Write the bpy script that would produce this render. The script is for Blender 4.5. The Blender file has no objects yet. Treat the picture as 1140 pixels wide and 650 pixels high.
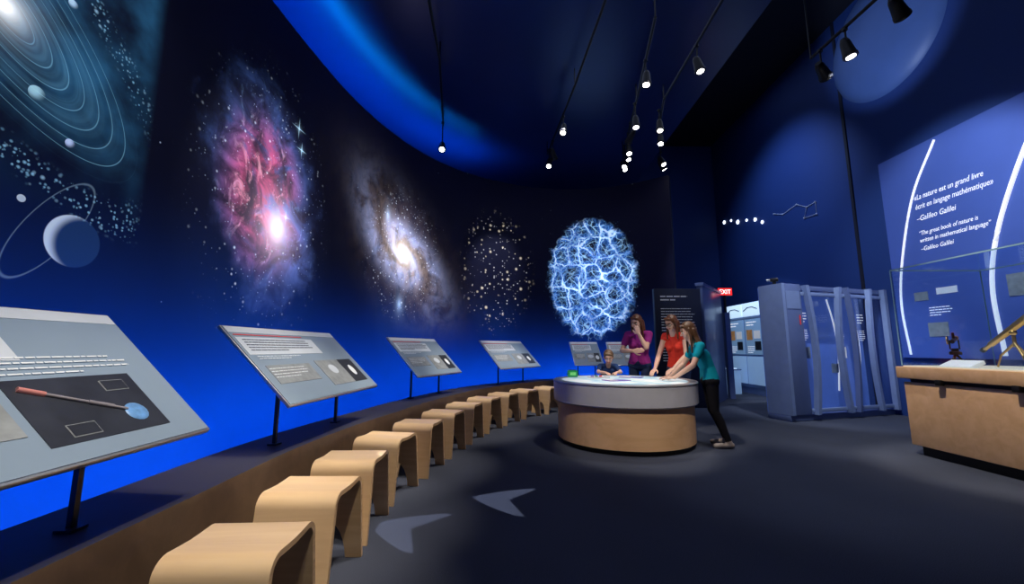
import bpy, bmesh, math, random
import numpy as np
from mathutils import Vector, Matrix, Euler
random.seed(4)
S = bpy.context.scene
COL = S.collection
S.view_settings.view_transform = 'Standard'

# ------------------------------------------------------------------ node helper
class Nd:
    def __init__(s, o): s.o = o
    def __add__(s, b): return M('ADD', s, b)
    def __radd__(s, b): return M('ADD', b, s)
    def __sub__(s, b): return M('SUBTRACT', s, b)
    def __rsub__(s, b): return M('SUBTRACT', b, s)
    def __mul__(s, b): return M('MULTIPLY', s, b)
    def __rmul__(s, b): return M('MULTIPLY', b, s)
    def __truediv__(s, b): return M('DIVIDE', s, b)
NT = None
def put(sock, v):
    if isinstance(v, Nd): NT.links.new(v.o, sock)
    elif isinstance(v, (tuple, list)):
        if len(sock.default_value) == 4 and len(v) == 3: v = (*v, 1)
        sock.default_value = v
    else: sock.default_value = v
def M(op, a, b=None, c=None):
    n = NT.nodes.new('ShaderNodeMath'); n.operation = op
    put(n.inputs[0], a)
    if b is not None: put(n.inputs[1], b)
    if c is not None: put(n.inputs[2], c)
    return Nd(n.outputs[0])
def sm(x, e0, e1, a=0.0, b=1.0):
    n = NT.nodes.new('ShaderNodeMapRange'); n.interpolation_type = 'SMOOTHSTEP'
    if e0 > e1: e0, e1, a, b = e1, e0, b, a
    put(n.inputs[0], x); n.inputs[1].default_value = e0; n.inputs[2].default_value = e1
    n.inputs[3].default_value = a; n.inputs[4].default_value = b
    return Nd(n.outputs[0])
def vec(x, y, z=0.0):
    n = NT.nodes.new('ShaderNodeCombineXYZ')
    put(n.inputs[0], x); put(n.inputs[1], y); put(n.inputs[2], z)
    return Nd(n.outputs[0])
def sep(v):
    n = NT.nodes.new('ShaderNodeSeparateXYZ'); put(n.inputs[0], v)
    return Nd(n.outputs[0]), Nd(n.outputs[1]), Nd(n.outputs[2])
def vs(c, f):
    n = NT.nodes.new('ShaderNodeVectorMath'); n.operation = 'SCALE'
    put(n.inputs[0], c); put(n.inputs[3], f); return Nd(n.outputs[0])
def va(a, b):
    n = NT.nodes.new('ShaderNodeVectorMath'); n.operation = 'ADD'
    put(n.inputs[0], a); put(n.inputs[1], b); return Nd(n.outputs[0])
def noise(v, scale, detail=5, rough=0.55, dist=0.0):
    n = NT.nodes.new('ShaderNodeTexNoise'); put(n.inputs['Vector'], v)
    n.inputs['Scale'].default_value = scale; n.inputs['Detail'].default_value = detail
    n.inputs['Roughness'].default_value = rough; n.inputs['Distortion'].default_value = dist
    return Nd(n.outputs[0])
def voro(v, scale, feat='F1'):
    n = NT.nodes.new('ShaderNodeTexVoronoi'); n.feature = feat; put(n.inputs['Vector'], v)
    n.inputs['Scale'].default_value = scale
    if feat == 'DISTANCE_TO_EDGE': return Nd(n.outputs['Distance']), None
    r, g, b = sep(Nd(n.outputs['Color']))
    return Nd(n.outputs['Distance']), r
def stars(v, scale, size, keep):
    d, r = voro(v, scale)
    rad = sm(r, 1 - keep, 1.0, 0.0, size)
    return M('MAXIMUM', 1 - d / M('MAXIMUM', rad, 0.0001), 0.0) * sm(r, 1 - keep, 1 - keep + .01)
def lerpc(a, b, f):
    n = NT.nodes.new('ShaderNodeMix'); n.data_type = 'RGBA'
    put(n.inputs[0], f); put(n.inputs[6], a); put(n.inputs[7], b)
    return Nd(n.outputs[2])

def newmat(name):
    global NT
    m = bpy.data.materials.new(name); m.use_nodes = True
    NT = m.node_tree
    return m, NT.nodes['Principled BSDF']
_mc = {}
def mat(name, col, rough=0.5, metal=0.0, em=0.0, emc=None, var=0.12, vscale=8.0, coat=0.0, bump=0.0, bscale=60, spec=0.5):
    if name in _mc: return _mc[name]
    m, p = newmat(name)
    tc = NT.nodes.new('ShaderNodeTexCoord'); o = Nd(tc.outputs['Object'])
    n = noise(o, vscale, 4)
    c = lerpc(tuple(x * (1 - var) for x in col), tuple(min(1, x * (1 + var)) for x in col), n)
    put(p.inputs['Base Color'], c)
    p.inputs['Roughness'].default_value = rough; p.inputs['Metallic'].default_value = metal
    p.inputs['Coat Weight'].default_value = coat
    p.inputs['Specular IOR Level'].default_value = spec
    if em:
        p.inputs['Emission Color'].default_value = (*(emc or col), 1); p.inputs['Emission Strength'].default_value = em
    if bump:
        b = NT.nodes.new('ShaderNodeBump'); b.inputs['Strength'].default_value = bump; b.inputs['Distance'].default_value = 0.01
        put(b.inputs['Height'], noise(o, bscale, 3)); NT.links.new(b.outputs[0], p.inputs['Normal'])
    _mc[name] = m
    return m
def woodmat(name, c1, c2, rough=0.4, axis=2, sc=3.0):
    m, p = newmat(name)
    tc = NT.nodes.new('ShaderNodeTexCoord'); x, y, z = sep(Nd(tc.outputs['Object']))
    k = [14.0 * sc, 14.0 * sc, 14.0 * sc]; k[axis] = 0.8 * sc
    v = vec(x * k[0], y * k[1], z * k[2])
    n = noise(v, 1.0, 6, .6, .4)
    put(p.inputs['Base Color'], lerpc(c1, c2, sm(n, .3, .7)))
    p.inputs['Roughness'].default_value = rough; p.inputs['Coat Weight'].default_value = 0.15
    return m
def emat(name, col, strength):
    m, p = newmat(name)
    p.inputs['Base Color'].default_value = (*col, 1)
    p.inputs['Emission Color'].default_value = (*col, 1); p.inputs['Emission Strength'].default_value = strength
    return m
def glassmat(name, tint=(.93, .97, 1)):
    m, p = newmat(name)
    nt = NT; out = [n for n in nt.nodes if n.type == 'OUTPUT_MATERIAL'][0]
    tr = nt.nodes.new('ShaderNodeBsdfTransparent'); tr.inputs[0].default_value = (*tint, 1)
    gl = nt.nodes.new('ShaderNodeBsdfGlossy'); gl.inputs['Roughness'].default_value = 0.04
    gl.inputs[0].default_value = (.8, .9, 1, 1)
    lw = nt.nodes.new('ShaderNodeLayerWeight'); lw.inputs[0].default_value = .12
    mx = nt.nodes.new('ShaderNodeMixShader')
    nt.links.new(M('MINIMUM', Nd(lw.outputs['Facing']) * .25 + .025, .2).o, mx.inputs[0]); nt.links.new(tr.outputs[0], mx.inputs[1]); nt.links.new(gl.outputs[0], mx.inputs[2])
    nt.links.new(mx.outputs[0], out.inputs[0])
    return m

# ------------------------------------------------------------------ mesh builder
def frame(o, x, y, z):
    m = Matrix.Identity(4)
    for i, v in enumerate((x, y, z)):
        for j in range(3): m[j][i] = v[j]
    for j in range(3): m[j][3] = o[j]
    return m
class B:
    def __init__(s): s.V = []; s.F = []; s.I = []; s.mats = []
    def mi(s, m):
        if m not in s.mats: s.mats.append(m)
        return s.mats.index(m)
    def add(s, vs_, fs, m, X=None):
        o = len(s.V); i = s.mi(m)
        for v in vs_:
            v = Vector(v)
            if X is not None: v = X @ v
            s.V.append(v)
        for f in fs: s.F.append([k + o for k in f]); s.I.append(i)
    def addbm(s, bm, m, X=None):
        bm.verts.index_update()
        s.add([v.co.copy() for v in bm.verts], [[v.index for v in f.verts] for f in bm.faces], m, X); bm.free()
    def box(s, c, sz, m, rot=None, bev=0.0, X=None, seg=2):
        bm = bmesh.new(); bmesh.ops.create_cube(bm, size=1)
        for v in bm.verts: v.co = Vector((v.co.x * sz[0], v.co.y * sz[1], v.co.z * sz[2]))
        if bev: bmesh.ops.bevel(bm, geom=bm.edges[:], offset=bev, segments=seg, affect='EDGES', profile=.5)
        T = Matrix.Translation(c)
        if rot is not None: T = T @ Euler(rot).to_matrix().to_4x4()
        if X is not None: T = X @ T
        s.addbm(bm, m, T)
    def cyl(s, a, b, r, m, r2=None, seg=20, X=None):
        a = Vector(a); b = Vector(b); d = (b - a)
        if r2 is None: r2 = r
        q = d.to_track_quat('Z', 'Y').to_matrix()
        vs_ = []; n = seg
        for (p, rr) in ((a, r), (b, r2)):
            for i in range(n):
                t = 2 * math.pi * i / n
                vs_.append(p + q @ Vector((rr * math.cos(t), rr * math.sin(t), 0)))
        fs = [[i, (i + 1) % n, n + (i + 1) % n, n + i] for i in range(n)]
        fs.append(list(range(n))[::-1]); fs.append(list(range(n, 2 * n)))
        s.add(vs_, fs, m, X)
    def lathe(s, prof, m, c=(0, 0, 0), seg=96, X=None):
        vs_ = []; n = seg; k = len(prof)
        for (r, z) in prof:
            for i in range(n):
                t = 2 * math.pi * i / n
                vs_.append((c[0] + r * math.cos(t), c[1] + r * math.sin(t), c[2] + z))
        fs = []
        for j in range(k - 1):
            for i in range(n):
                fs.append([j * n + i, j * n + (i + 1) % n, (j + 1) * n + (i + 1) % n, (j + 1) * n + i])
        s.add(vs_, fs, m, X)
    def ball(s, c, r, m, X=None, u=16, v=10):
        if not isinstance(r, (tuple, list)): r = (r, r, r)
        bm = bmesh.new(); bmesh.ops.create_uvsphere(bm, u_segments=u, v_segments=v, radius=1)
        for w in bm.verts: w.co = Vector((w.co.x * r[0] + c[0], w.co.y * r[1] + c[1], w.co.z * r[2] + c[2]))
        s.addbm(bm, m, X)
    def tube(s, pts, r, m, seg=10, X=None):
        pts = [Vector(p) for p in pts]; vs_ = []; n = seg; k = len(pts)
        if not isinstance(r, (list, tuple)): r = [r] * k
        ref = Vector((0, 0, 1))
        for i, p in enumerate(pts):
            d = (pts[min(i + 1, k - 1)] - pts[max(i - 1, 0)]).normalized()
            rf = ref if abs(d.dot(ref)) < .95 else Vector((1, 0, 0))
            a = d.cross(rf).normalized(); b = d.cross(a)
            for j in range(n):
                t = 2 * math.pi * j / n
                vs_.append(p + (a * math.cos(t) + b * math.sin(t)) * r[i])
        fs = []
        for i in range(k - 1):
            for j in range(n):
                fs.append([i * n + j, i * n + (j + 1) % n, (i + 1) * n + (j + 1) % n, (i + 1) * n + j])
        fs.append(list(range(n))[::-1]); fs.append(list(range((k - 1) * n, k * n)))
        s.add(vs_, fs, m, X)
    def prism(s, pts, h, m, X=None):
        n = len(pts)
        vs_ = [(p[0], p[1], 0) for p in pts] + [(p[0], p[1], h) for p in pts]
        fs = [[i, (i + 1) % n, n + (i + 1) % n, n + i] for i in range(n)]
        fs.append(list(range(n))[::-1]); fs.append(list(range(n, 2 * n)))
        s.add(vs_, fs, m, X)
    def text(s, body, size, m, X, width=None, shear=0.0, ext=0.002, align='LEFT', spacing=1.0):
        cu = bpy.data.curves.new('t', 'FONT'); cu.body = body; cu.size = size; cu.extrude = ext; cu.shear = shear
        cu.align_x = align; cu.space_line = spacing; cu.resolution_u = 3
        o = bpy.data.objects.new('t', cu); COL.objects.link(o)
        bpy.context.view_layer.update()
        dg = bpy.context.evaluated_depsgraph_get()
        me = bpy.data.meshes.new_from_object(o.evaluated_get(dg))
        xs = [v.co.x for v in me.vertices]
        k = 1.0
        if width and xs: k = width / (max(xs) - min(xs))
        s.add([(v.co.x * k, v.co.y, v.co.z) for v in me.vertices], [list(p.vertices) for p in me.polygons], m, X)
        bpy.data.objects.remove(o); bpy.data.curves.remove(cu); bpy.data.meshes.remove(me)
    def obj(s, name, loc=(0, 0, 0), rotz=0.0, angle=38, merge=False):
        me = bpy.data.meshes.new(name)
        me.from_pydata([tuple(v) for v in s.V], [], s.F)
        for m in s.mats: me.materials.append(m)
        me.polygons.foreach_set('material_index', s.I)
        bm = bmesh.new(); bm.from_mesh(me)
        if merge: bmesh.ops.remove_doubles(bm, verts=bm.verts[:], dist=1e-5)
        bmesh.ops.recalc_face_normals(bm, faces=bm.faces[:]); bm.to_mesh(me); bm.free()
        me.polygons.foreach_set('use_smooth', [True] * len(me.polygons))
        me.set_sharp_from_angle(angle=math.radians(angle))
        me.update()
        o = bpy.data.objects.new(name, me); COL.objects.link(o)
        o.location = loc; o.rotation_euler = (0, 0, rotz)
        return o

# ------------------------------------------------------------------ curves
def catmull(pts, n):
    P = [Vector(p) for p in pts]; P = [2 * P[0] - P[1]] + P + [2 * P[-1] - P[-2]]
    out = []
    for i in range(1, len(P) - 2):
        for k in range(40):
            t = k / 40
            a, b, c, d = P[i - 1], P[i], P[i + 1], P[i + 2]
            out.append(.5 * ((2 * b) + (c - a) * t + (2 * a - 5 * b + 4 * c - d) * t * t + (3 * b - a - 3 * c + d) * t ** 3))
    out.append(P[-2])
    L = [0]
    for i in range(1, len(out)): L.append(L[-1] + (out[i] - out[i - 1]).length)
    res = []; j = 0
    for k in range(n):
        s = L[-1] * k / (n - 1)
        while j < len(L) - 2 and L[j + 1] < s: j += 1
        f = (s - L[j]) / max(1e-9, L[j + 1] - L[j])
        res.append(out[j].lerp(out[j + 1], f))
    return res, L[-1]
def normals(c):
    r = []
    for i in range(len(c)):
        t = (c[min(i + 1, len(c) - 1)] - c[max(i - 1, 0)]).normalized()
        r.append(Vector((t.y, -t.x)))   # towards the room
    return r
WN = 161
wall_c, WL = catmull([(-2.7, -2.4), (-2.75, 1), (-2.77, 3), (-2.73, 4.3), (-2.54, 5.85), (-2.2, 7.0), (-1.69, 7.96), (-1.05, 8.68), (-.21, 9.25), (.75, 9.6), (1.8, 9.66), (2.8, 9.35), (3.6, 8.83)], WN)
wall_n = normals(wall_c)
rise_c, RL = catmull([(-1.33, -2.4), (-1.34, 0), (-1.37, 1.7), (-1.38, 2.7), (-1.3, 3.5), (-1.17, 4.15), (-1.04, 4.85), (-.86, 5.5), (-.64, 6.2), (-.36, 6.8), (.02, 7.4), (.5, 8.0), (1.1, 8.38), (2.0, 8.47), (2.85, 8.42)], WN)
rise_n = normals(rise_c)
def s_of(x, y):
    p = Vector((x, y)); i = min(range(WN), key=lambda k: (wall_c[k] - p).length)
    return WL * i / (WN - 1), i
SH = 0.52; WT = 5.1; CE = 5.8

# ------------------------------------------------------------------ MURAL MATERIAL
m_mural, p = newmat('mural_print_glow')
uvn = NT.nodes.new('ShaderNodeUVMap'); uvn.uv_map = 'UVMap'
u, v, _ = sep(Nd(uvn.outputs[0]))
UV = vec(u, v, 0.0)
bn = noise(UV, .5, 4)
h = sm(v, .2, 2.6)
col = lerpc((.02, .16, .60), (.010, .011, .045), h)  # blue glow from below painted into the base colour, fading to navy upward
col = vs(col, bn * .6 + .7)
def local(x, y, z):
    s0, i = s_of(x, y)
    return u - s0, v - z
def ln(px, py, rx, ry): return M('SQRT', M('POWER', M('ABSOLUTE', px / rx), 2.0) + M('POWER', M('ABSOLUTE', py / ry), 2.0))
art = None
def acc(c):
    global art
    art = c if art is None else va(art, c)
warp1 = noise(UV, 1.3, 6, .6); warp2 = noise(vec(u + 17.0, v + 3.0, 2.0), 1.3, 6, .6)
# --- nebula
px, py = local(-2.72, 4.35, 2.8)
qx = px + (warp1 - .5) * 1.2; qy = py + (warp2 - .5) * 1.3
r = ln(qx + qy * .15, qy, 1.05, 1.45)
mask = sm(r, 1.0, .3)
n1 = noise(UV, 2.4, 10, .62, .8); n2 = noise(vec(u + 5.0, v, 4.0), 1.6, 8, .6, 1.2)
n3 = noise(vec(u * 1.6, v * .8, 9.0), 3.2, 9, .65, 1.5)
cl = sm(n1, .33, .68) * mask
pink = sm(n2, .38, .56) * sm(ln(px + .1, py - .05, .85, 1.15), 1.0, .3)
acc(vs((.12, .24, .72), cl * .8 * (1.1 - pink)))
acc(vs((.75, .08, .18), cl * pink * .95))
acc(vs((1.0, .45, .55), sm(n3, .53, .72) * mask * pink * .8))
acc(vs((.3, .55, 1.0), sm(n3, .55, .8) * mask * (1 - pink) * .8))
cx, cy = px - .16, py + .28
core = M('EXPONENT', ln(cx, cy, .15, .18) * -1.5)
acc(vs((1.0, .88, .95), core * 2.2))
acc(vs((.9, .5, .7), M('EXPONENT', ln(cx, cy, .4, .5) * -1.5) * .5 * mask))
for (ox, oy, ll) in ((.42, 1.1, .16), (.5, .85, .12), (.3, -.1, .12)):
    ax = M('ABSOLUTE', px - ox); ay = M('ABSOLUTE', py - oy)
    sp = sm(ax, .010, 0) * sm(ay, ll, 0) + sm(ay, .010, 0) * sm(ax, ll, 0) + M('EXPONENT', ln(px - ox, py - oy, .028, .028) * -1.5)
    acc(vs((.5, .8, 1.0), sp * .9))
halo = sm(ln(px, py, 1.3, 1.8), 1.0, .4)
acc(vs((.75, .85, 1.0), stars(UV, 16, .34, .35) * halo * 1.0))
acc(vs((.6, .75, 1.0), stars(UV, 30, .3, .4) * halo * .9))
# --- spiral galaxy
px, py = local(-2.05, 7.35, 2.9)
th = math.radians(-38); c_, s_ = math.cos(th), math.sin(th)
qx = px * c_ + py * s_ + (warp1 - .5) * .25; qy = py * c_ - px * s_ + (warp2 - .5) * .2
r = ln(qx, qy, 1.25, .68)
ang = M('ARCTAN2', qy / .68, qx / 1.25)
sp = M('SINE', ang * 2.0 + M('LOGARITHM', r + .05, 2.718) * 5.0 + (n1 - .5) * 4.0) * .5 + .5
gm = M('EXPONENT', r * r * -1.5)
acc(vs((.42, .5, .85), sp * gm * sm(n1, .25, .65) * 1.6))
acc(vs((.85, .58, .45), M('EXPONENT', r * -3.0) * sm(n3, .2, .7) * 1.7))
acc(vs((1.0, .93, .8), M('EXPONENT', ln(qx, qy, .2, .15) * -1.4) * 2.4))
acc(vs((.8, .88, 1.0), stars(UV, 17, .38, .5) * sm(ln(px, py, 1.15, 1.4), 1.0, .5) * 1.3))
acc(vs((.7, .8, 1.0), stars(UV, 32, .32, .5) * sm(ln(px, py, 1.2, 1.45), 1.0, .5) * 1.0))
acc(vs((.5, .7, 1.0), M('EXPONENT', ln(px + .05, py + .95, .07, .12) * -1.6) * 1.2))
acc(vs((.5, .7, 1.0), M('EXPONENT', ln(px + .45, py - .6, .06, .12) * -1.6) * 1.2))
# --- star cluster
px, py = local(-.35, 9.15, 2.9)
cm = sm(ln(px, py, 1.05, 1.6), 1.0, .55)
acc(vs((1.0, .85, .62), stars(UV, 9, .42, .6) * cm * 1.2))
acc(vs((.9, .88, .9), stars(vec(u + 3.3, v + 1.2, 0.0), 18, .4, .5) * cm * 1.0))
# --- cosmic web
px, py = local(1.95, 9.66, 2.85)
wv = vec(u + (warp1 - .5) * .5, v + (warp2 - .5) * .5, 1.0)
edge = (noise(UV, 5.0, 4) - .5) * .25
wr = ln(px, py, 1.1, 1.52) + edge
wm = sm(wr, 1.0, .86)
d1, _ = voro(wv, 2.6, 'DISTANCE_TO_EDGE'); d2, _ = voro(wv, 6.0, 'DISTANCE_TO_EDGE'); d3, _ = voro(wv, 13.0, 'DISTANCE_TO_EDGE')
gl = sm(noise(UV, 2.5, 5), .3, .65)
acc(vs((.7, .88, 1.0), sm(d1, .06, .0) * wm * gl * 1.3))
acc(vs((.4, .7, 1.0), sm(d2, .08, .0) * wm * (gl + .35) * .7))
acc(vs((.2, .5, 1.0), sm(d3, .12, .0) * wm * .4))
acc(vs((.04, .2, .75), sm(d1, .35, .0) * wm * .6))
acc(vs((.8, .9, 1.0), stars(UV, 18, .5, .4) * wm * sm(d1, .3, 0) * .9))
acc(vs((.2, .5, 1.0), stars(UV, 22, .38, .45) * sm(wr, 1.14, .8) * .9))
# --- solar system panel
s_edge = s_of(-2.77, 2.85)[0]
px, py = local(-2.76, 1.95, 3.0)
lft = sm(u - s_edge, .03, -.12)
reg = sm(v, 1.9, 2.9) * lft
acc(vs((.02, .11, .22), reg * sm(noise(UV, 1.5, 5), .3, .7)))
th = math.radians(-38); c_, s_ = math.cos(th), math.sin(th)
qx = px * c_ + py * s_; qy = py * c_ - px * s_
rr = ln(qx, qy, 1.0, .42)
ring = sm(M('ABSOLUTE', M('FRACT', rr * 8.2) - .5), .05, 0) * sm(rr, 1.05, .95) * sm(rr, .1, .2)
acc(vs((.2, .45, .6), ring * .5))
acc(vs((.1, .25, .35), sm(rr, 1.1, .2) * .35 * sm(noise(vec(rr * 14.0, 0.0), 1.0, 3), .35, .65)))
acc(vs((1.0, .97, .9), M('EXPONENT', ln(px, py, .07, .07) * -1.4) * 2.5))
belt = sm(M('ABSOLUTE', rr - 1.38), .24, .06)
acc(vs((.3, .65, .95), stars(UV, 42, .55, .9) * belt * lft * .8))
acc(vs((.4, .7, .95), stars(vec(u + 1.1, v + 2.2, 0.0), 22, .4, .8) * belt * lft * .8))
for (x0, z0, rad, cc) in ((1.88, 2.66, .04, (.8, .4, .25)), (2.15, 2.62, .045, (.35, .6, .7)), (2.42, 2.42, .03, (.5, .6, .9)), (2.25, 3.3, .03, (.5, .7, .9))):
    ax, ay = local(-2.76, x0, z0)
    acc(vs(cc, sm(ln(ax, ay, rad, rad), 1.03, .97) * sm(ln(ax + rad * .4, ay - rad * .4, rad, rad), 1.5, .3)))
ax, ay = local(-2.77, 2.47, 1.82)
disc = sm(ln(ax, ay, .165, .165), 1.02, .97)
acc(vs((.5, .58, .66), disc * sm(ln(ax - .075, ay + .02, .165, .165), .98, 1.35)))
acc(vs((.008, .025, .07), disc))
qx = ax * .5 + ay * .86; qy = ay * .5 - ax * .86
acc(vs((.3, .45, .6), sm(M('ABSOLUTE', ln(qx + .02, qy - .14, .38, .12) - 1), .04, 0) * .28 * (1 - disc)))
acc(vs((.5, .6, .7), sm(ln(ax + .3, ay - .17, .022, .022), 1.05, .9) * .8))
acc(vs((.6, .75, 1.0), stars(UV, 5, .05, .5) * .8))
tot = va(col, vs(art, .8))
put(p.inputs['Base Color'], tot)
put(p.inputs['Emission Color'], art); p.inputs['Emission Strength'].default_value = .65  # printed artwork emits on its own, adding painted glow to the spotlighting
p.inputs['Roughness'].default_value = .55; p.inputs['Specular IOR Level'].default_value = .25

# ------------------------------------------------------------------ basic materials
m_dark = mat('dark_paint', (.012, .014, .03), .6)
m_black = mat('black_metal', (.01, .01, .012), .4, .3)
m_navy = mat('navy_wall', (.01, .02, .08), .7, var=.2, vscale=.8)
m_bluewall = mat('royal_blue_wall', (.018, .055, .235), .6, var=.12, vscale=.7, bump=.05)
m_ceil = mat('ceiling_gloss_blue', (.014, .03, .13), .3, var=.3, vscale=.6)
m_ceilk = mat('ceiling_black', (.008, .008, .014), .7)
m_wood = woodmat('maple_ply', (.88, .64, .38), (.76, .52, .28), .38, 1, 1.0)
m_edge = woodmat('ply_edge', (.7, .46, .25), (.5, .31, .16), .5, 0, 3.0)
m_woodv = woodmat('maple_veneer', (.70, .44, .25), (.60, .36, .19), .45, 0, .6)
m_riser = woodmat('riser_walnut', (.11, .065, .04), (.075, .045, .028), .5, 0, .5)
m_shelf = mat('shelf_laminate', (.03, .03, .04), .5)
m_steel = mat('brushed_steel', (.5, .52, .56), .35, .7)
m_grey = mat('grey_laminate', (.42, .43, .5), .35)
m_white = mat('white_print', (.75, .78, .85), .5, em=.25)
m_bluegrey = mat('blue_grey_metal', (.13, .18, .36), .4, .2, coat=.2)
m_bg2 = mat('blue_grey_light', (.22, .30, .52), .4, .1)
m_red = mat('red_stripe', (.75, .05, .05), .5, em=.2)
m_glass = glassmat('case_glass')

# carpet
m_carpet, p = newmat('carpet')
tc = NT.nodes.new('ShaderNodeTexCoord'); o = Nd(tc.outputs['Object'])
a = noise(o, 220, 2, .6); b_ = noise(o, 1.2, 3)
put(p.inputs['Base Color'], vs(lerpc((.028, .034, .054), (.078, .09, .13), sm(a, .3, .7)), b_ * .4 + .8))
p.inputs['Roughness'].default_value = .95; p.inputs['Specular IOR Level'].default_value = .15
bb = NT.nodes.new('ShaderNodeBump'); bb.inputs['Strength'].default_value = .35; bb.inputs['Distance'].default_value = .006
put(bb.inputs['Height'], a); NT.links.new(bb.outputs[0], p.inputs['Normal'])

# ------------------------------------------------------------------ ROOM SHELL
def slab(name, lo, hi, m):
    b = B(); c = [(lo[i] + hi[i]) / 2 for i in range(3)]
    b.box((0, 0, 0), [hi[i] - lo[i] for i in range(3)], m); return b.obj(name, c)
slab('floor', (-4.4, -3.2, -.1), (7.0, 13.2, 0), m_carpet)
slab('wall_right', (6.8, -3.2, 0), (7.0, 13.2, 8.0), m_bluewall)
slab('wall_back', (-4.4, 13.0, 0), (6.8, 13.2, 8.0), m_bluewall)
slab('wall_left', (-4.4, -3.0, 0), (-4.2, 13.0, 8.0), m_navy)
slab('wall_front', (-4.4, -3.2, 0), (6.8, -3.0, 8.0), m_navy)
slab('ceiling', (-4.4, -3.2, 8.0), (7.0, 13.2, 8.1), m_ceilk)
slab('ceiling_soffit', (-4.2, -3.0, CE), (3.5, 13.0, CE + .12), m_ceil)
slab('trim_1', (6.775, 7.69, 0), (6.80, 7.75, 8.0), m_dark)

# curved mural wall
def mural():
    me = bpy.data.meshes.new('wall_mural'); V = []; F = []; I = []
    th = .15
    def vert(p, z): V.append((p.x, p.y, z)); return len(V) - 1
    inn = [[vert(wall_c[i], z) for z in (0, SH, WT)] for i in range(WN)]
    out = [[vert(wall_c[i] - wall_n[i] * th, z) for z in (0, SH, WT)] for i in range(WN)]
    for i in range(WN - 1):
        for j in range(2): F.append((inn[i][j], inn[i][j + 1], inn[i + 1][j + 1], inn[i + 1][j])); I.append(0)
        for j in range(2): F.append((out[i][j], out[i + 1][j], out[i + 1][j + 1], out[i][j + 1])); I.append(1)
        F.append((inn[i][2], out[i][2], out[i + 1][2], inn[i + 1][2])); I.append(1)
        F.append((inn[i][0], inn[i + 1][0], out[i + 1][0], out[i][0])); I.append(1)
    for i in (0, WN - 1):
        for j in range(2): F.append((inn[i][j], out[i][j], out[i][j + 1], inn[i][j + 1])); I.append(1)
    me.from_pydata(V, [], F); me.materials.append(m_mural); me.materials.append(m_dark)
    uvl = me.uv_layers.new(name='UVMap')
    for pl, mi in zip(me.polygons, I):
        pl.material_index = mi; pl.use_smooth = True
        for li in pl.loop_indices:
            vi = me.loops[li].vertex_index
            k = (vi // 3) % WN
            uvl.data[li].uv = (WL * k / (WN - 1), V[vi][2])
    me.set_sharp_from_angle(angle=math.radians(40))
    ob = bpy.data.objects.new('wall_mural', me); COL.objects.link(ob)
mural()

# curved ledge: sloped front, shelf, back face carrying the blue LED strip that washes the mural
m_led = emat('blue_led', (.0, .27, 1.0), 36)
m_led2 = emat('blue_led_cove', (.0, .24, 1.0), 55)
LD = .42
b = B()
for i in range(WN - 1):
    r0, r1 = rise_c[i], rise_c[i + 1]
    w0, w1 = r0 - rise_n[i] * LD, r1 - rise_n[i + 1] * LD
    a0, a1 = r0 + rise_n[i] * .03, r1 + rise_n[i + 1] * .03
    b.add([(a0.x, a0.y, 0), (a1.x, a1.y, 0), (r1.x, r1.y, SH), (r0.x, r0.y, SH)], [[0, 1, 2, 3]], m_riser)
    b.add([(r0.x, r0.y, SH), (r1.x, r1.y, SH), (w1.x, w1.y, SH), (w0.x, w0.y, SH)], [[0, 1, 2, 3]], m_shelf)
    b.add([(w0.x, w0.y, SH), (w1.x, w1.y, SH), (w1.x, w1.y, 0), (w0.x, w0.y, 0)], [[0, 1, 2, 3]], m_dark)
for i in range(0, WN - 5, 4):
    j = i + 4
    A = rise_c[i] - rise_n[i] * (LD + .006); C = rise_c[j] - rise_n[j] * (LD + .006)
    A2 = rise_c[i] - rise_n[i] * (LD + .03); C2 = rise_c[j] - rise_n[j] * (LD + .03)
    b.add([(A2.x, A2.y, SH - .03), (C2.x, C2.y, SH - .03), (C.x, C.y, SH - .10), (A.x, A.y, SH - .10)], [[0, 1, 2, 3]], m_led)
r0 = rise_c[-1]; w0 = wall_c[-1] + wall_n[-1] * .01
t_ = (w0 - r0).normalized(); nn_ = Vector((t_.y, -t_.x)) * .04
b.add([(r0.x, r0.y, 0), (w0.x, w0.y, 0), (w0.x, w0.y, SH), (r0.x, r0.y, SH), (r0.x + nn_.x, r0.y + nn_.y, 0), (w0.x + nn_.x, w0.y + nn_.y, 0), (w0.x + nn_.x, w0.y + nn_.y, SH), (r0.x + nn_.x, r0.y + nn_.y, SH)],
      [[0, 1, 2, 3], [4, 5, 6, 7], [3, 2, 6, 7], [1, 2, 6, 5], [0, 3, 7, 4]], m_riser)
b.obj('curved_display_ledge', merge=True)
b = B()
for i in range(20, WN - 45, 4):
    j = i + 4
    for (o0, z0, o1, z1, mm) in ((-.17, WT - .1, -.3, WT - .1, m_black), (-.18, WT - .085, -.28, WT - .085, m_led2)):
        A = wall_c[i] + wall_n[i] * o0; C = wall_c[j] + wall_n[j] * o0; D = wall_c[j] + wall_n[j] * o1; E = wall_c[i] + wall_n[i] * o1
        b.add([(A.x, A.y, z0), (C.x, C.y, z0), (D.x, D.y, z1), (E.x, E.y, z1)], [[0, 1, 2, 3]], mm)
b.obj('cove_light_strip')

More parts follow.
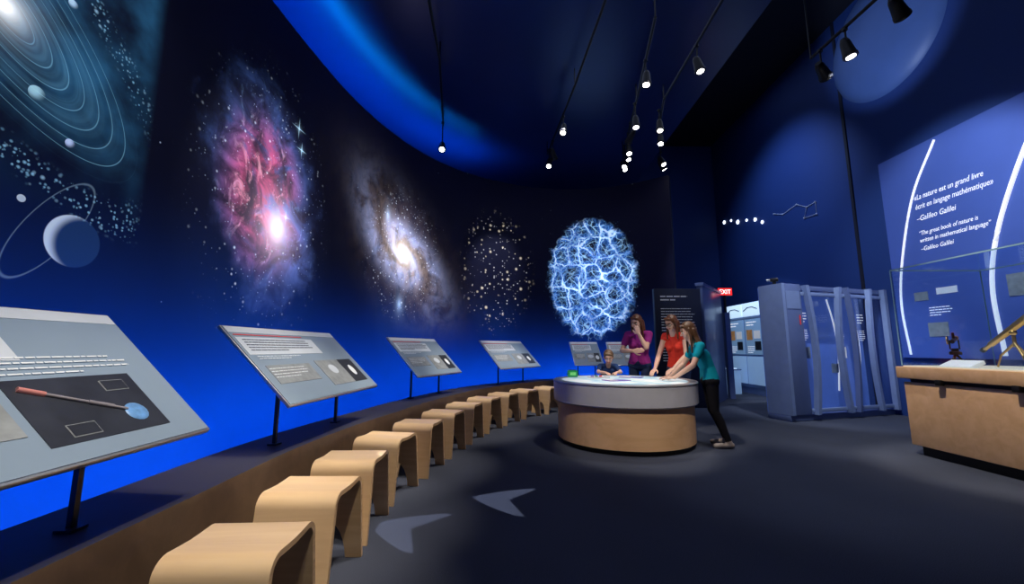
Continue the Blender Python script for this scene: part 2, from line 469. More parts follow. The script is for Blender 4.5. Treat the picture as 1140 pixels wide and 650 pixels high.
# ------------------------------------------------------------------ STOOLS
def stool(loc, rot, k):
    b = B(); T = .022; W = .19
    path = [(-.225, 0), (-.217, .05), (-.209, .1), (-.203, .14), (-.197, .18), (-.193, .205), (-.183, .28), (-.172, .35)]
    for a in range(0, 91, 15):
        t = math.radians(a); path.append((-.167 + .055 - .055 * math.cos(t), .39 + .055 * math.sin(t)))
    path.append((-.05, .441)); path.append((0, .439))
    path = path + [(-x, z) for x, z in path[::-1][1:]]
    P = [Vector(p) for p in path]; n = len(P); nr = []
    for i in range(n):
        t = (P[min(i + 1, n - 1)] - P[max(i - 1, 0)]).normalized(); nr.append(Vector((-t.y, t.x)))
    def gap(z):
        return .10 * math.sqrt(max(0, 1 - (z / .205) ** 2)) if z < .2049 else 0
    for sgn in (1, -1):
        for i in range(n - 1):
            q = []
            for kk in (i, i + 1):
                o_ = P[kk] + nr[kk] * T * .5; i_ = P[kk] - nr[kk] * T * .5; g = gap(P[kk].y)
                q.append(((o_.x, sgn * g, o_.y), (o_.x, sgn * W, o_.y), (i_.x, sgn * g, i_.y), (i_.x, sgn * W, i_.y)))
            (a0, a1, a2, a3), (c0, c1, c2, c3) = q
            b.add([a0, a1, c1, c0], [[0, 1, 2, 3]], m_wood); b.add([a2, a3, c3, c2], [[0, 1, 2, 3]], m_wood)
            b.add([a1, a3, c3, c1], [[0, 1, 2, 3]], m_edge)
            if gap(P[i].y) > 0 or gap(P[i + 1].y) > 0: b.add([a0, a2, c2, c0], [[0, 1, 2, 3]], m_edge)
            if i == 0: b.add([a0, a1, a3, a2], [[0, 1, 2, 3]], m_edge)
            if i == n - 2: b.add([c0, c1, c3, c2], [[0, 1, 2, 3]], m_edge)
    b.box((0, 0, .33), (.34, .02, .07), m_wood, bev=.003)
    b.obj('plywood_stool', loc, rot, merge=True)
SP = [(-1.0, 1.62), (-1.03, 2.22), (-1.05, 2.79), (-1.02, 3.42), (-.90, 4.05), (-.77, 4.7), (-.61, 5.35), (-.40, 5.98), (-.14, 6.56), (.21, 7.12), (.65, 7.62)]
for i, (x, y) in enumerate(SP):
    a_, c_ = SP[max(0, i - 1)], SP[min(len(SP) - 1, i + 1)]
    stool((x, y, 0), math.atan2(c_[1] - a_[1], c_[0] - a_[0]) + [.0, -.04, .03, -.06, .04, 0, .03, -.03, .02, 0, 0][i], i)

# ------------------------------------------------------------------ READING PANELS
m_pface = mat('panel_face', (.24, .32, .42), .35, em=.08, var=.15, vscale=2)
m_pfw = mat('panel_face_light', (.6, .66, .74), .4, em=.10)
m_pimg = mat('panel_photo_dark', (.03, .035, .05), .4, var=.6, vscale=9)
m_pimg2 = mat('panel_photo_grey', (.3, .33, .35), .4, var=.5, vscale=14)
m_ptext = mat('panel_text', (.8, .85, .9), .5, em=.1)
m_pdtext = mat('panel_text_dark', (.08, .1, .16), .5)
def bars(b, X, u0, v0, w, n, dv, th, m, z=.0225):
    rnd = random.Random(int(u0 * 1000 + v0 * 77 + n))
    for k in range(n):
        x = u0; end = u0 + w * (rnd.uniform(.85, 1) if k < n - 1 else rnd.uniform(.4, .8))
        while x < end:
            ww = min(rnd.uniform(.018, .06) * (th / .008), end - x)
            b.box((x + ww / 2, v0 - k * dv, z), (ww, th, .001), m, X=X); x += ww + th * .8
def reading_panel(p0, p1, kind):
    p0 = Vector((*p0, .8)); p1 = Vector((*p1, .8)); U = (p1 - p0).normalized(); L = (p1 - p0).length
    out = Vector((-U.y, U.x, 0)); V = (out * .5 + Vector((0, 0, .49))).normalized(); Wd = U.cross(V)
    c = (p0 + p1) / 2 + V * .35
    X = frame(c, U, V, Wd); b = B(); H = .7
    b.box((0, 0, 0), (L, H, .022), m_steel, bev=.005, X=X)
    Z0 = .0125
    b.box((0, 0, Z0), (L - .02, H - .02, .004), m_pface, X=X)
    l = -L / 2 + .06; Z = Z0 + .003
    b.box((0, .31, Z), (L - .03, .055, .002), m_pfw, X=X)
    b.box((l + L * .26, .262, Z + .001), (L * .55, .006, .002), m_red, X=X)
    b.box((l + L * .30, .16, Z), (L * .64, .16, .002), m_pfw, X=X)
    bars(b, X, l + .02, .215, L * .58, 5, .024, .008, m_pdtext, Z + .003)
    bars(b, X, l + .02, .06, L * .4, 2, .02, .006, m_ptext, Z + .003)
    if kind == 1:
        b.box((.33, -.14, Z), (.42, .27, .003), m_pimg, X=X)
        b.box((-.08, -.12, Z), (.34, .2, .003), m_pimg2, X=X)
        b.box((-.46, -.14, Z), (.32, .26, .003), m_pfw, X=X)
        m_rod = mat('rod_grey', (.30, .28, .32), .35, em=.03); m_rp = mat('rod_pink', (.62, .24, .22), .4, em=.1)
        a = X @ Vector((.15, -.045, .021)); d = X @ Vector((.42, -.18, .021))
        b.cyl(a, d, .005, m_rod, seg=12); b.cyl(a, a.lerp(d, .22), .008, m_rp, seg=12); b.cyl(a.lerp(d, .6), a.lerp(d, .85), .007, m_rod, seg=12)
        b.ball((.45, -.195, Z + .002), (.042, .042, .006), mat('globe_blue', (.12, .28, .65), .4, em=.2, var=.9, vscale=30), X=X)
        for (xx, yy) in ((.45, -.06), (.24, -.23)):
            b.box((xx, yy, Z + .002), (.09, .05, .002), m_pimg2, X=X)
            b.box((xx, yy, Z + .0035), (.084, .044, .002), m_pimg, X=X)
        bars(b, X, -.23, -.05, .3, 7, .022, .006, m_ptext, Z + .003)
        bars(b, X, .08, .09, .5, 4, .024, .006, m_ptext, Z + .003)
    else:
        b.box((L * .12, -.13, Z), (L * .26, .26, .003), m_pimg2, X=X)
        b.box((L * .34, -.13, Z), (L * .18, .26, .003), m_pimg, X=X)
        b.ball((L * .34, -.13, Z + .002), (.04, .06, .005), m_ptext, X=X)
        b.box((-L * .26, -.1, Z), (L * .36, .16, .003), m_pimg2, X=X)
        bars(b, X, l + .03, -.05, L * .3, 4, .025, .006, m_ptext, Z + .003)
        b.ball((L * .12, -.1, Z + .002), (.06, .05, .005), m_pfw, X=X)
    for uo in (-.3 * L, .3 * L):
        q = X @ Vector((uo, -.02, -.018))
        b.box((q.x, q.y, (q.z + SH) / 2), (.02, .02, q.z - SH - .002), m_black, rot=(0, 0, math.atan2(U.y, U.x)))
        b.box((q.x, q.y, SH + .006), (.06, .06, .01), m_black, rot=(0, 0, math.atan2(U.y, U.x)))
        b.box((uo, 0, -.02), (.03, .4, .018), m_black, X=X)
    b.box((0, .12, -.024), (L * .8, .04, .02), m_black, X=X)
    b.obj('reading_panel')
reading_panel((-1.27, .40), (-1.30, 1.80), 1)
reading_panel((-1.34, 2.50), (-1.26, 3.86), 0)
reading_panel((-1.15, 5.02), (-.74, 6.05), 0)
reading_panel((-.20, 6.98), (.56, 7.98), 2)
reading_panel((1.30, 8.50), (1.93, 8.56), 2)
reading_panel((2.05, 8.58), (2.72, 8.53), 2)

# ------------------------------------------------------------------ ROUND TABLE
TC = Vector((1.43, 5.33, 0))
b = B()
b.lathe([(0, 0), (.78, 0), (.78, .08), (.0, .08)], m_black)
b.lathe([(.74, .06), (.835, .06), (.835, .515), (.74, .515)], m_woodv)
b.lathe([(.6, .5), (.87, .5), (.885, .515), (.885, .725), (.875, .735), (.6, .735)], m_grey)
b.lathe([(0, .735), (.875, .735), (.892, .74), (.892, .752), (.885, .757), (.8, .757), (.8, .752), (0, .752)], m_steel)
m_screen, p = newmat('light_table_screen')
tc = NT.nodes.new('ShaderNodeTexCoord'); o = Nd(tc.outputs['Object'])
cc = lerpc((.35, .55, .65), (.8, .85, .85), sm(noise(o, 3.0, 4), .35, .65))
put(p.inputs['Base Color'], cc); put(p.inputs['Emission Color'], cc); p.inputs['Emission Strength'].default_value = .3
b.lathe([(0, .7535), (.78, .7535), (.78, .752)], m_screen)
tk = b.obj('round_activity_table', TC)
def ontab(name, fn, x, y, z=.7565, rot=0): 
    q = B(); fn(q); return q.obj(name, (x, y, z), rot)
m_green = mat('green_box', (.02, .3, .08), .4, em=.15)
def greenbox(q):
    q.box((0, 0, .05), (.13, .10, .09), m_green, bev=.008); q.box((0, 0, .0985), (.10, .07, .006), m_black); q.box((0, -.052, .05), (.08, .004, .04), mat('lime', (.2, .7, .2), .4, em=.3))
ontab('green_storage_box', greenbox, .84, 5.72)
m_pur = mat('booklet_purple', (.2, .1, .5), .4); m_pap = mat('paper', (.75, .75, .8), .6)
def booklet(q):
    q.box((0, 0, .004), (.3, .2, .006), m_pur, bev=.001); q.box((-.07, .0, .0078), (.12, .17, .0015), m_pap); q.box((.07, .0, .0078), (.12, .17, .0015), mat('booklet_page', (.25, .35, .7), .5))
ontab('activity_booklet', booklet, 1.30, 5.15, rot=.3)
ontab('activity_booklet', booklet, 1.65, 5.7, rot=-.5)
def tray(q):
    q.box((0, 0, .008), (.26, .18, .014), m_pap, bev=.004)
    for k in range(4): q.cyl((-.09 + k * .06, 0, .015), (-.09 + k * .06, 0, .03), .022, [m_pur, m_green, m_red, m_pap][k], seg=16)
ontab('sorting_tray', tray, 1.18, 5.62, rot=.2)

# ------------------------------------------------------------------ PEOPLE
def capsule(p, q, r1, r2, n=14):
    p = Vector(p); q = Vector(q); d = q - p; L = max(d.length, 1e-4); d = d / L
    m = d.to_track_quat('Z', 'Y').to_matrix(); V = []; F = []; rings = []
    for a in (-88, -60, -30, 0): t = math.radians(a); rings.append((r1 * math.sin(t), r1 * math.cos(t)))
    for a in (0, 30, 60, 88): t = math.radians(a); rings.append((L + r2 * math.sin(t), r2 * math.cos(t)))
    for (z, r) in rings:
        for i in range(n):
            t = 2 * math.pi * i / n; V.append(p + m @ Vector((r * math.cos(t), r * math.sin(t), z)))
    for j in range(len(rings) - 1):
        for i in range(n): F.append([j * n + i, j * n + (i + 1) % n, (j + 1) * n + (i + 1) % n, (j + 1) * n + i])
    F.append(list(range(n))[::-1]); k = (len(rings) - 1) * n; F.append(list(range(k, k + n)))
    return V, F
def ellips(c, ax, r, n=18, k=12):
    V = []; F = []; c = Vector(c)
    for j in range(k + 1):
        ph = math.pi * (j + .02) / (k + .04) - math.pi / 2
        for i in range(n):
            t = 2 * math.pi * i / n
            V.append(c + ax[0] * (r[0] * math.cos(ph) * math.cos(t)) + ax[1] * (r[1] * math.cos(ph) * math.sin(t)) + ax[2] * (r[2] * math.sin(ph)))
    for j in range(k):
        for i in range(n): F.append([j * n + i, j * n + (i + 1) % n, (j + 1) * n + (i + 1) % n, (j + 1) * n + i])
    F.append(list(range(n))[::-1]); F.append(list(range(k * n, k * n + n)))
    return V, F
def remesh(prims, vox, smooth=3, labels=True):
    V = []; F = []
    for pr in prims:
        v_, f_ = pr['mesh']; o = len(V); V += [tuple(x) for x in v_]; F += [[i + o for i in f] for f in f_]
    me = bpy.data.meshes.new('tmp'); me.from_pydata(V, [], F)
    ob = bpy.data.objects.new('tmp', me); COL.objects.link(ob)
    md = ob.modifiers.new('r', 'REMESH'); md.mode = 'VOXEL'; md.voxel_size = vox; md.adaptivity = 0
    ms = ob.modifiers.new('s', 'SMOOTH'); ms.factor = .5; ms.iterations = smooth
    bpy.context.view_layer.update(); dg = bpy.context.evaluated_depsgraph_get()
    m2 = bpy.data.meshes.new_from_object(ob.evaluated_get(dg))
    bpy.data.objects.remove(ob)
    vs_ = [v.co.copy() for v in m2.vertices]; fs = [list(p_.vertices) for p_ in m2.polygons]
    C = np.array([tuple(p_.center) for p_ in m2.polygons]); lab = None
    if labels:
        best = np.full(len(C), 1e9); lab = np.zeros(len(C), int)
        for i, pr in enumerate(prims):
            if pr['t'] == 'c':
                p_ = np.array(pr['p']); q_ = np.array(pr['q']); d = q_ - p_; LL = max(d @ d, 1e-8)
                t = np.clip((C - p_) @ d / LL, 0, 1); D = np.linalg.norm(C - (p_ + t[:, None] * d), axis=1) - (pr['r1'] + (pr['r2'] - pr['r1']) * t)
            else:
                c = C - np.array(pr['p']); A = np.array([tuple(a) for a in pr['ax']]); l = c @ A.T
                k = np.linalg.norm(l / np.array(pr['r']), axis=1); D = (k - 1) * min(pr['r'])
            D = D - pr.get('bias', 0)
            w = D < best; best[w] = D[w]; lab[w] = i
    return vs_, fs, lab
def clothm(name, c, rough=.8): return mat(name, c, rough, var=.18, vscale=14, bump=.15, bscale=40, spec=.2)
m_skin = mat('skin', (.74, .45, .34), .5, var=.06, spec=.35)
m_lip = mat('lips', (.55, .18, .16), .45)
m_eye = mat('eye_white', (.8, .8, .8), .2, var=0); m_iris = mat('eye_iris', (.05, .03, .02), .15, var=0)
def person(name, O, fwd, J, top, bottom, shoe, hair, hs=1.0, k=1.0, long=.25, sleeve=.5, glasses=False, headdir=(0, 1, -.25), bust=.0):
    f = Vector((fwd[0], fwd[1], 0)).normalized(); r = Vector((f.y, -f.x, 0)); up = Vector((0, 0, 1)); O = Vector(O)
    W = lambda q: r * q[0] + f * q[1] + up * q[2]
    P = []
    def cap(a, c, r1, r2, lab, bias=0): 
        a = W(a) if not isinstance(a, Vector) else a; c = W(c) if not isinstance(c, Vector) else c
        P.append(dict(t='c', p=a, q=c, r1=r1 * k, r2=r2 * k, lab=lab, mesh=capsule(a, c, r1 * k, r2 * k), bias=bias))
    def ell(c, ax, rr, lab, bias=0): P.append(dict(t='e', p=c, ax=ax, r=rr, lab=lab, mesh=ellips(c, ax, rr), bias=bias))
    Jv = {n_: W(q) for n_, q in J.items() if not n_.startswith('hand')}
    pel, wai, che, nek = Jv['pelvis'], Jv['waist'], Jv['chest'], Jv['neck']
    sdir = (Jv['shR'] - Jv['shL']).normalized(); hdir = (Jv['hipR'] - Jv['hipL']).normalized()
    for s_ in 'LR':
        hp, kn, an, to = Jv['hip' + s_], Jv['kn' + s_], Jv['an' + s_], Jv['to' + s_]
        cap(hp, kn, .088, .056, 'bottom'); mid = kn.lerp(an, .3) - f * .012 * k
        cap(kn, mid, .056, .053, 'bottom'); cap(mid, an, .053, .036, 'bottom')
        cap(an, an - f * .02 * k - up * .035 * k, .038, .036, 'shoe', .003); cap(an - up * .035 * k - f * .03 * k, to, .036, .03, 'shoe', .003)
        cap(an.lerp(to, .5) - up * .015 * k, to + r * .012 * k, .036, .03, 'shoe', .003)
    cap(Jv['hipL'] + hdir * .01 * k, Jv['hipR'] - hdir * .01 * k, .105, .105, 'bottom')
    for s_ in (-1, 1):
        cap(pel + hdir * s_ * .07 * k, wai + hdir * s_ * .052 * k, .104, .086, 'top', .004)
        cap(wai + hdir * s_ * .052 * k, che + sdir * s_ * .07 * k, .086, .098, 'top', .004)
        if bust: cap(che + sdir * s_ * .065 * k + f * .05 * k - up * .03 * k, che + sdir * s_ * .05 * k, .05 + bust, .06, 'top', .004)
    cap(Jv['shL'] + sdir * .02 * k, Jv['shR'] - sdir * .02 * k, .058, .058, 'top', .004)
    cap(che, nek - (nek - che) * .25, .085, .06, 'top', .002)
    hc = Jv['head']
    cap(nek - up * .03 * k, hc - up * .05 * k, .054, .05, 'skin')
    for s_ in 'LR':
        sh, el, wr = Jv['sh' + s_], Jv['el' + s_], Jv['wr' + s_]
        cap(sh, el, .048, .036, 'skin'); cap(el, el.lerp(wr, .35), .037, .036, 'skin'); cap(el.lerp(wr, .35), wr, .036, .024, 'skin')
        if sleeve > 0: cap(sh, sh.lerp(el, sleeve), .057, .054, 'top', .003)
        d = (wr - el).normalized()
        hd = J.get('hand' + s_); 
        if hd is not None: d = W(hd[0]).normalized(); pn = W(hd[1]).normalized()
        else: pn = -up
        pn = (pn - d * pn.dot(d)).normalized(); lat = d.cross(pn).normalized(); side = 1 if hd is None else hd[2]
        curl = .35 if hd is None else hd[3]
        for i in range(4):
            kx = -.028 + .0187 * i
            kn_ = wr + d * (.082 - abs(i - 1.4) * .004) * k + lat * kx * side * k
            cap(wr + d * .012 * k + lat * kx * .5 * side * k, kn_, .015, .0125, 'skin')
            pp = kn_; a = curl * .6; fl = [.92, 1.05, 1.0, .8][i]
            for sl, rr in ((.04, .0095), (.026, .0088), (.02, .008)):
                dd = d * math.cos(a) + pn * math.sin(a); qq = pp + dd * sl * fl * k
                cap(pp, qq, rr, rr * .95, 'skin'); pp = qq; a += curl
        t0 = wr + d * .02 * k - lat * .022 * side * k; t1 = t0 + (d * .6 - lat * .75 * side + pn * .2).normalized() * .042 * k
        t2 = t1 + (d * .9 - lat * .35 * side + pn * .3).normalized() * .03 * k; t3 = t2 + (d + pn * .3).normalized() * .022 * k
        cap(t0, t1, .015, .012, 'skin'); cap(t1, t2, .011, .0105, 'skin'); cap(t2, t3, .0105, .009, 'skin')
    hf = W(headdir).normalized(); hr_ = hf.cross(up).normalized()
    hu = hr_.cross(hf).normalized(); ax = (hr_, hf, hu); kk = hs
    L = lambda x, y, z: hc + (hr_ * x + hf * y + hu * z) * kk
    ell(L(0, -.005, .02), ax, tuple(q * kk for q in (.074, .094, .098)), 'skin')
    ell(L(0, .02, -.045), ax, tuple(q * kk for q in (.056, .066, .066)), 'skin')
    ell(L(0, .062, -.088), ax, tuple(q * kk for q in (.022, .02, .02)), 'skin')
    for s_ in (-1, 1):
        ell(L(s_ * .076, -.01, -.01), ax, tuple(q * kk for q in (.012, .018, .031)), 'skin')
        ell(L(s_ * .04, .058, -.03), ax, tuple(q * kk for q in (.022, .02, .024)), 'skin')
        cs = (L(s_ * .012, .088, .026), L(s_ * .045, .078, .03)); P.append(dict(t='c', p=cs[0], q=cs[1], r1=.0065 * kk, r2=.005 * kk, lab='hair', mesh=capsule(cs[0], cs[1], .0065 * kk, .005 * kk), bias=.002))
    cs = (L(0, .088, .012), L(0, .106, -.022)); P.append(dict(t='c', p=cs[0], q=cs[1], r1=.008 * kk, r2=.013 * kk, lab='skin', mesh=capsule(cs[0], cs[1], .008 * kk, .013 * kk)))
    ell(L(0, .083, -.052), ax, tuple(q * kk for q in (.023, .010, .010)), 'lip', .002)
    vs_, fs, lab = remesh(P, .0065 if k > .8 else .006, 3)
    MM = dict(skin=m_skin, lip=m_lip, top=top, bottom=bottom, shoe=shoe, hair=hair)
    b = B(); idx = [b.mi(MM[x]) for x in ('skin', 'lip', 'top', 'bottom', 'shoe', 'hair')]; nm = dict(zip(('skin', 'lip', 'top', 'bottom', 'shoe', 'hair'), idx))
    b.V = list(vs_); b.F = fs; b.I = [nm[P[i]['lab']] for i in lab]
    for s_ in (-1, 1):
        X = frame(L(s_ * .03, .0775, .004), hr_, hf, hu)
        b.ball((0, 0, 0), (.014 * kk, .0125 * kk, .0095 * kk), m_eye, X=X, u=14, v=8)
        b.ball((0, .0075 * kk, -.001), (.0065 * kk, .006 * kk, .0065 * kk), m_iris, X=X, u=12, v=8)
    if glasses:
        for s_ in (-1, 1):
            pts = [L(s_ * .034 + .024 * math.cos(t), .103, .002 + .018 * math.sin(t)) for t in [2 * math.pi * i / 16 for i in range(17)]]
            b.tube(pts, .0025, m_black, seg=6); b.tube([L(s_ * .058, .1, .004), L(s_ * .078, .03, .006), L(s_ * .08, -.01, .006)], .002, m_black, seg=6)
        b.tube([L(-.01, .104, .004), L(.01, .104, .004)], .0025, m_black, seg=6)
    HP = []
    def hell(c, rr): HP.append(dict(t='e', mesh=ellips(c, ax, tuple(q * kk for q in rr))))
    def hcap(a, c, r1, r2): HP.append(dict(t='c', mesh=capsule(a, c, r1 * kk, r2 * kk)))
    hell(L(0, -.02, .036), (.085, .098, .1))
    hell(L(0, -.04, -.005), (.08, .078, .085))
    if long > 0:
        for j, xx in enumerate((-.07, -.05, -.025, 0, .025, .05, .07)):
            y0 = -.04 - .035 * math.cos(xx * 18); 
            a = L(xx, y0, 0); m1 = a - up * .1 * kk + f * -.01 - hf * .02 * kk
            base = Jv['neck'] - f * (.07 - abs(xx) * .5) * k + r * xx * 1.25
            m2 = Vector((base.x, base.y, hc.z - .17 * kk)); rr = random.Random(j)
            e = m2 - up * (long - .12) * rr.uniform(.85, 1.1) - f * .01 + r * rr.uniform(-.01, .01)
            hcap(a, m1, .033, .034); hcap(m1, m2, .034, .03); hcap(m2, e, .03, .014)
        for s_ in (-1, 1):
            a = L(s_ * .074, .0, .03); m1 = L(s_ * .084, .01, -.06); hcap(a, m1, .022, .02); hcap(m1, m1 - up * (.1 + long * .3) + r * s_ * .01, .02, .012)
    hcap(L(-.04, .07, .088), L(.05, .05, .098), .018, .018)
    hv, hfc, _ = remesh(HP, .007, 3, False)
    hb = []
    for q in hv:
        d = q - hc; a = math.atan2(d.dot(hr_), d.dot(hf)); w = math.sin(a * 34 + d.z * 25) * .0022 + math.sin(a * 61) * .0012
        n_ = Vector((d.x, d.y, d.z * .2)); n_ = n_.normalized() if n_.length > 1e-6 else up
        hb.append(q + n_ * w)
    b.add(hb, hfc, hair)
    zmin = min(q.z for q in b.V); ob = b.obj(name, (O.x, O.y, -zmin + .001), angle=60)
    return ob
def hairm(n, c): 
    m, p = newmat(n); tc = NT.nodes.new('ShaderNodeTexCoord'); x, y, z = sep(Nd(tc.outputs['Object']))
    nn = noise(vec(x * 90, y * 90, z * 6), 1.0, 4); put(p.inputs['Base Color'], lerpc(tuple(q * .5 for q in c), tuple(q * 1.6 for q in c), nn)); p.inputs['Roughness'].default_value = .42
    return m
m_hbrown = hairm('hair_brown', (.10, .045, .02)); m_hred = hairm('hair_auburn', (.13, .045, .018)); m_hblond = hairm('hair_light_brown', (.16, .09, .045))
m_teal = clothm('teal_shirt', (.0, .30, .40)); m_magenta = clothm('magenta_shirt', (.36, .03, .24)); m_redtop = clothm('red_top', (.75, .05, .03)); m_navyt = clothm('navy_shirt', (.02, .05, .16))
m_legg = clothm('black_leggings', (.012, .012, .018)); m_jean = clothm('jeans', (.03, .05, .12)); m_shoe = mat('sneaker', (.35, .3, .28), .6)

person('girl_in_teal', (2.45, 5.0, 0), (-.98, .2), dict(
    pelvis=(0, .05, .80), waist=(0, .07, .93), chest=(0, .13, 1.07), neck=(0, .19, 1.22), head=(0, .265, 1.365),
    shL=(-.145, .16, 1.185), shR=(.145, .17, 1.185), hipL=(-.08, .05, .77), hipR=(.08, .05, .77),
    knL=(-.09, .04, .42), knR=(.11, .02, .42), anL=(-.1, -.09, .075), anR=(.13, -.12, .075), toL=(-.1, .06, .03), toR=(.15, .03, .03),
    elL=(-.2, .27, .96), elR=(.19, .3, .96), wrL=(-.1, .47, .805), wrR=(.12, .48, .805),
    handL=((.3, 1, -.1), (0, -.1, -1), 1, .18), handR=((-.3, 1, -.1), (0, -.1, -1), -1, .18)),
    m_teal, m_legg, m_shoe, m_hbrown, hs=.92, k=.9, long=.34, sleeve=.5, headdir=(-.1, 1, -.35))
person('woman_in_red', (2.46, 6.05, 0), (-.82, -.57), dict(
    pelvis=(0, 0, .90), waist=(0, .01, 1.04), chest=(0, .04, 1.2), neck=(0, .08, 1.37), head=(0, .13, 1.52),
    shL=(-.165, .06, 1.34), shR=(.165, .06, 1.34), hipL=(-.09, 0, .87), hipR=(.09, 0, .87),
    knL=(-.1, .03, .47), knR=(.1, .03, .47), anL=(-.1, -.02, .08), anR=(.12, -.02, .08), toL=(-.11, .15, .035), toR=(.14, .15, .035),
    elL=(-.22, .14, 1.06), elR=(.22, .16, 1.05), wrL=(-.14, .34, .88), wrR=(.14, .38, .86),
    handL=((.2, 1, -.45), (0, -.3, -1), 1, .3), handR=((-.2, 1, -.45), (0, -.3, -1), -1, .3)),
    m_redtop, m_jean, m_shoe, m_hred, hs=.98, k=1.0, long=.22, sleeve=.12, glasses=True, bust=.015, headdir=(.1, 1, -.4))
person('woman_in_magenta', (2.03, 6.52, 0), (-.55, -.83), dict(
    pelvis=(0, 0, .93), waist=(0, 0, 1.07), chest=(0, .01, 1.24), neck=(0, .03, 1.41), head=(0, .075, 1.565),
    shL=(-.17, .01, 1.38), shR=(.17, .01, 1.38), hipL=(-.09, 0, .9), hipR=(.09, 0, .9),
    knL=(-.1, .02, .49), knR=(.1, .02, .49), anL=(-.11, -.02, .08), anR=(.12, -.02, .08), toL=(-.13, .15, .035), toR=(.15, .15, .035),
    elL=(-.17, .2, 1.17), elR=(.25, .09, 1.12), wrL=(-.07, .215, 1.38), wrR=(.01, .27, 1.12),
    handL=((.35, -.15, 1), (.3, -1, 0), -1, .55), handR=((-1, .15, .05), (0, -1, .1), 1, .4)),
    m_magenta, m_jean, m_shoe, m_hred, hs=1.0, k=1.02, long=.24, sleeve=.55, bust=.018, headdir=(.15, 1, -.4))
person('boy_in_navy', (1.50, 6.45, 0), (-.1, -1), dict(
    pelvis=(0, -.02, .62), waist=(0, 0, .70), chest=(0, .05, .81), neck=(0, .09, .90), head=(0, .14, 1.02),
    shL=(-.12, .07, .885), shR=(.12, .07, .885), hipL=(-.06, -.02, .59), hipR=(.06, -.02, .59),
    knL=(-.07, -.01, .33), knR=(.07, -.01, .33), anL=(-.08, -.03, .06), anR=(.08, -.03, .06), toL=(-.09, .09, .025), toR=(.09, .09, .025),
    elL=(-.17, .2, .80), elR=(.17, .2, .80), wrL=(-.07, .36, .80), wrR=(.07, .38, .80),
    handL=((.2, 1, -.1), (0, -.1, -1), 1, .2), handR=((-.2, 1, -.1), (0, -.1, -1), -1, .2)),
    m_navyt, m_jean, m_shoe, m_hblond, hs=.9, k=.72, long=0, sleeve=.6, headdir=(.1, 1, -.55))

# ------------------------------------------------------------------ RIGHT SIDE
b = B()
y0, y1, x0, x1 = 2.1, 4.72, 4.40, 5.55
ym, yl, xm, xl = (y0 + y1) / 2, y1 - y0, (x0 + x1) / 2, x1 - x0
b.box((xm, ym, .05), (xl - .2, yl - .2, .10), m_black)
b.box((xm, ym, .44), (xl - .08, yl - .08, .68), m_woodv, bev=.01)
b.box((xm, ym, .80), (xl - .16, yl - .16, .05), m_black)
b.box((xm, ym, .885), (xl, yl, .13), m_woodv, bev=.012)
for yy in (4.25, 3.6, 2.95): b.box((x0 + .0, yy, .80), (.05, .06, .06), m_black, bev=.01)
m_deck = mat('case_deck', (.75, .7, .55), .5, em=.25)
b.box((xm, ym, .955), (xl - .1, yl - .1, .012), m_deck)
g0 = .962; g1 = 2.05
for (c, sz) in (((x0 + .05, ym, (g0 + g1) / 2), (.012, yl - .1, g1 - g0)), ((x1 - .05, ym, (g0 + g1) / 2), (.012, yl - .1, g1 - g0)),
                ((xm, y1 - .05, (g0 + g1) / 2), (xl - .112, .012, g1 - g0)), ((xm, y0 + .05, (g0 + g1) / 2), (xl - .112, .012, g1 - g0)), ((xm, ym, g1 + .007), (xl - .09, yl - .09, .012))):
    b.box(c, sz, m_glass)
m_gedge = mat('glass_edge', (.25, .42, .5), .2, em=.08)
for xx in (x0 + .044, x1 - .044):
    for yy in (y0 + .044, y1 - .044): b.box((xx, yy, (g0 + g1) / 2), (.008, .008, g1 - g0), m_gedge)
    b.box((xx, ym, g1 + .007), (.008, yl - .09, .014), m_gedge)
for yy in (y0 + .044, y1 - .044): b.box((xm, yy, g1 + .007), (xl - .09, .008, .014), m_gedge)
b.box((x0 + .2, 4.2, .985), (.16, .3, .04), m_white, rot=(0, -.4, 0), bev=.004)
b.box((x0 + .2, 3.3, .985), (.16, .3, .04), m_white, rot=(0, -.4, 0), bev=.004)
b.obj('glass_display_case')
m_brass = mat('brass', (.65, .42, .15), .3, .9)
b = B()
for a in (0, 2.1, 4.2): b.tube([(0, 0, .24), (.10 * math.cos(a), .10 * math.sin(a), .12), (.13 * math.cos(a), .13 * math.sin(a), .008)], [.012, .01, .008], m_brass)
b.cyl((0, 0, .2), (0, 0, .34), .014, m_brass); b.ball((0, 0, .34), .028, m_brass)
d = Vector((-.05, -.8, .58)).normalized(); c = Vector((0, 0, .38))
b.cyl(c - d * .26, c + d * .2, .026, m_brass, .034); b.cyl(c + d * .2, c + d * .3, .04, m_brass); b.cyl(c - d * .34, c - d * .26, .017, m_brass); b.cyl(c - d * .37, c - d * .34, .024, m_black)
b.cyl(c + d * .30, c + d * .31, .042, m_black)
b.obj('brass_telescope', (4.85, 3.93, .963))
b = B()
for a in (.5, 2.6, 4.7): b.tube([(0, 0, .13), (.08 * math.cos(a), .08 * math.sin(a), .006)], [.012, .01], m_black)
b.lathe([(0, .12), (.05, .12), (.05, .15), (.03, .16), (.03, .19), (0, .19)], m_black, seg=24)
for s_ in (-1, 1): b.box((0, s_ * .035, .23), (.02, .012, .1), m_black, bev=.003)
b.cyl((-.09, 0, .26), (.09, 0, .30), .02, m_black); b.cyl((.09, 0, .30), (.11, 0, .304), .026, m_brass); b.cyl((0, .045, .28), (0, .052, .28), .05, m_brass, seg=24)
b.cyl((0, 0, .29), (0, 0, .36), .012, m_black)
b.obj('antique_theodolite', (4.85, 4.47, .963), .6)

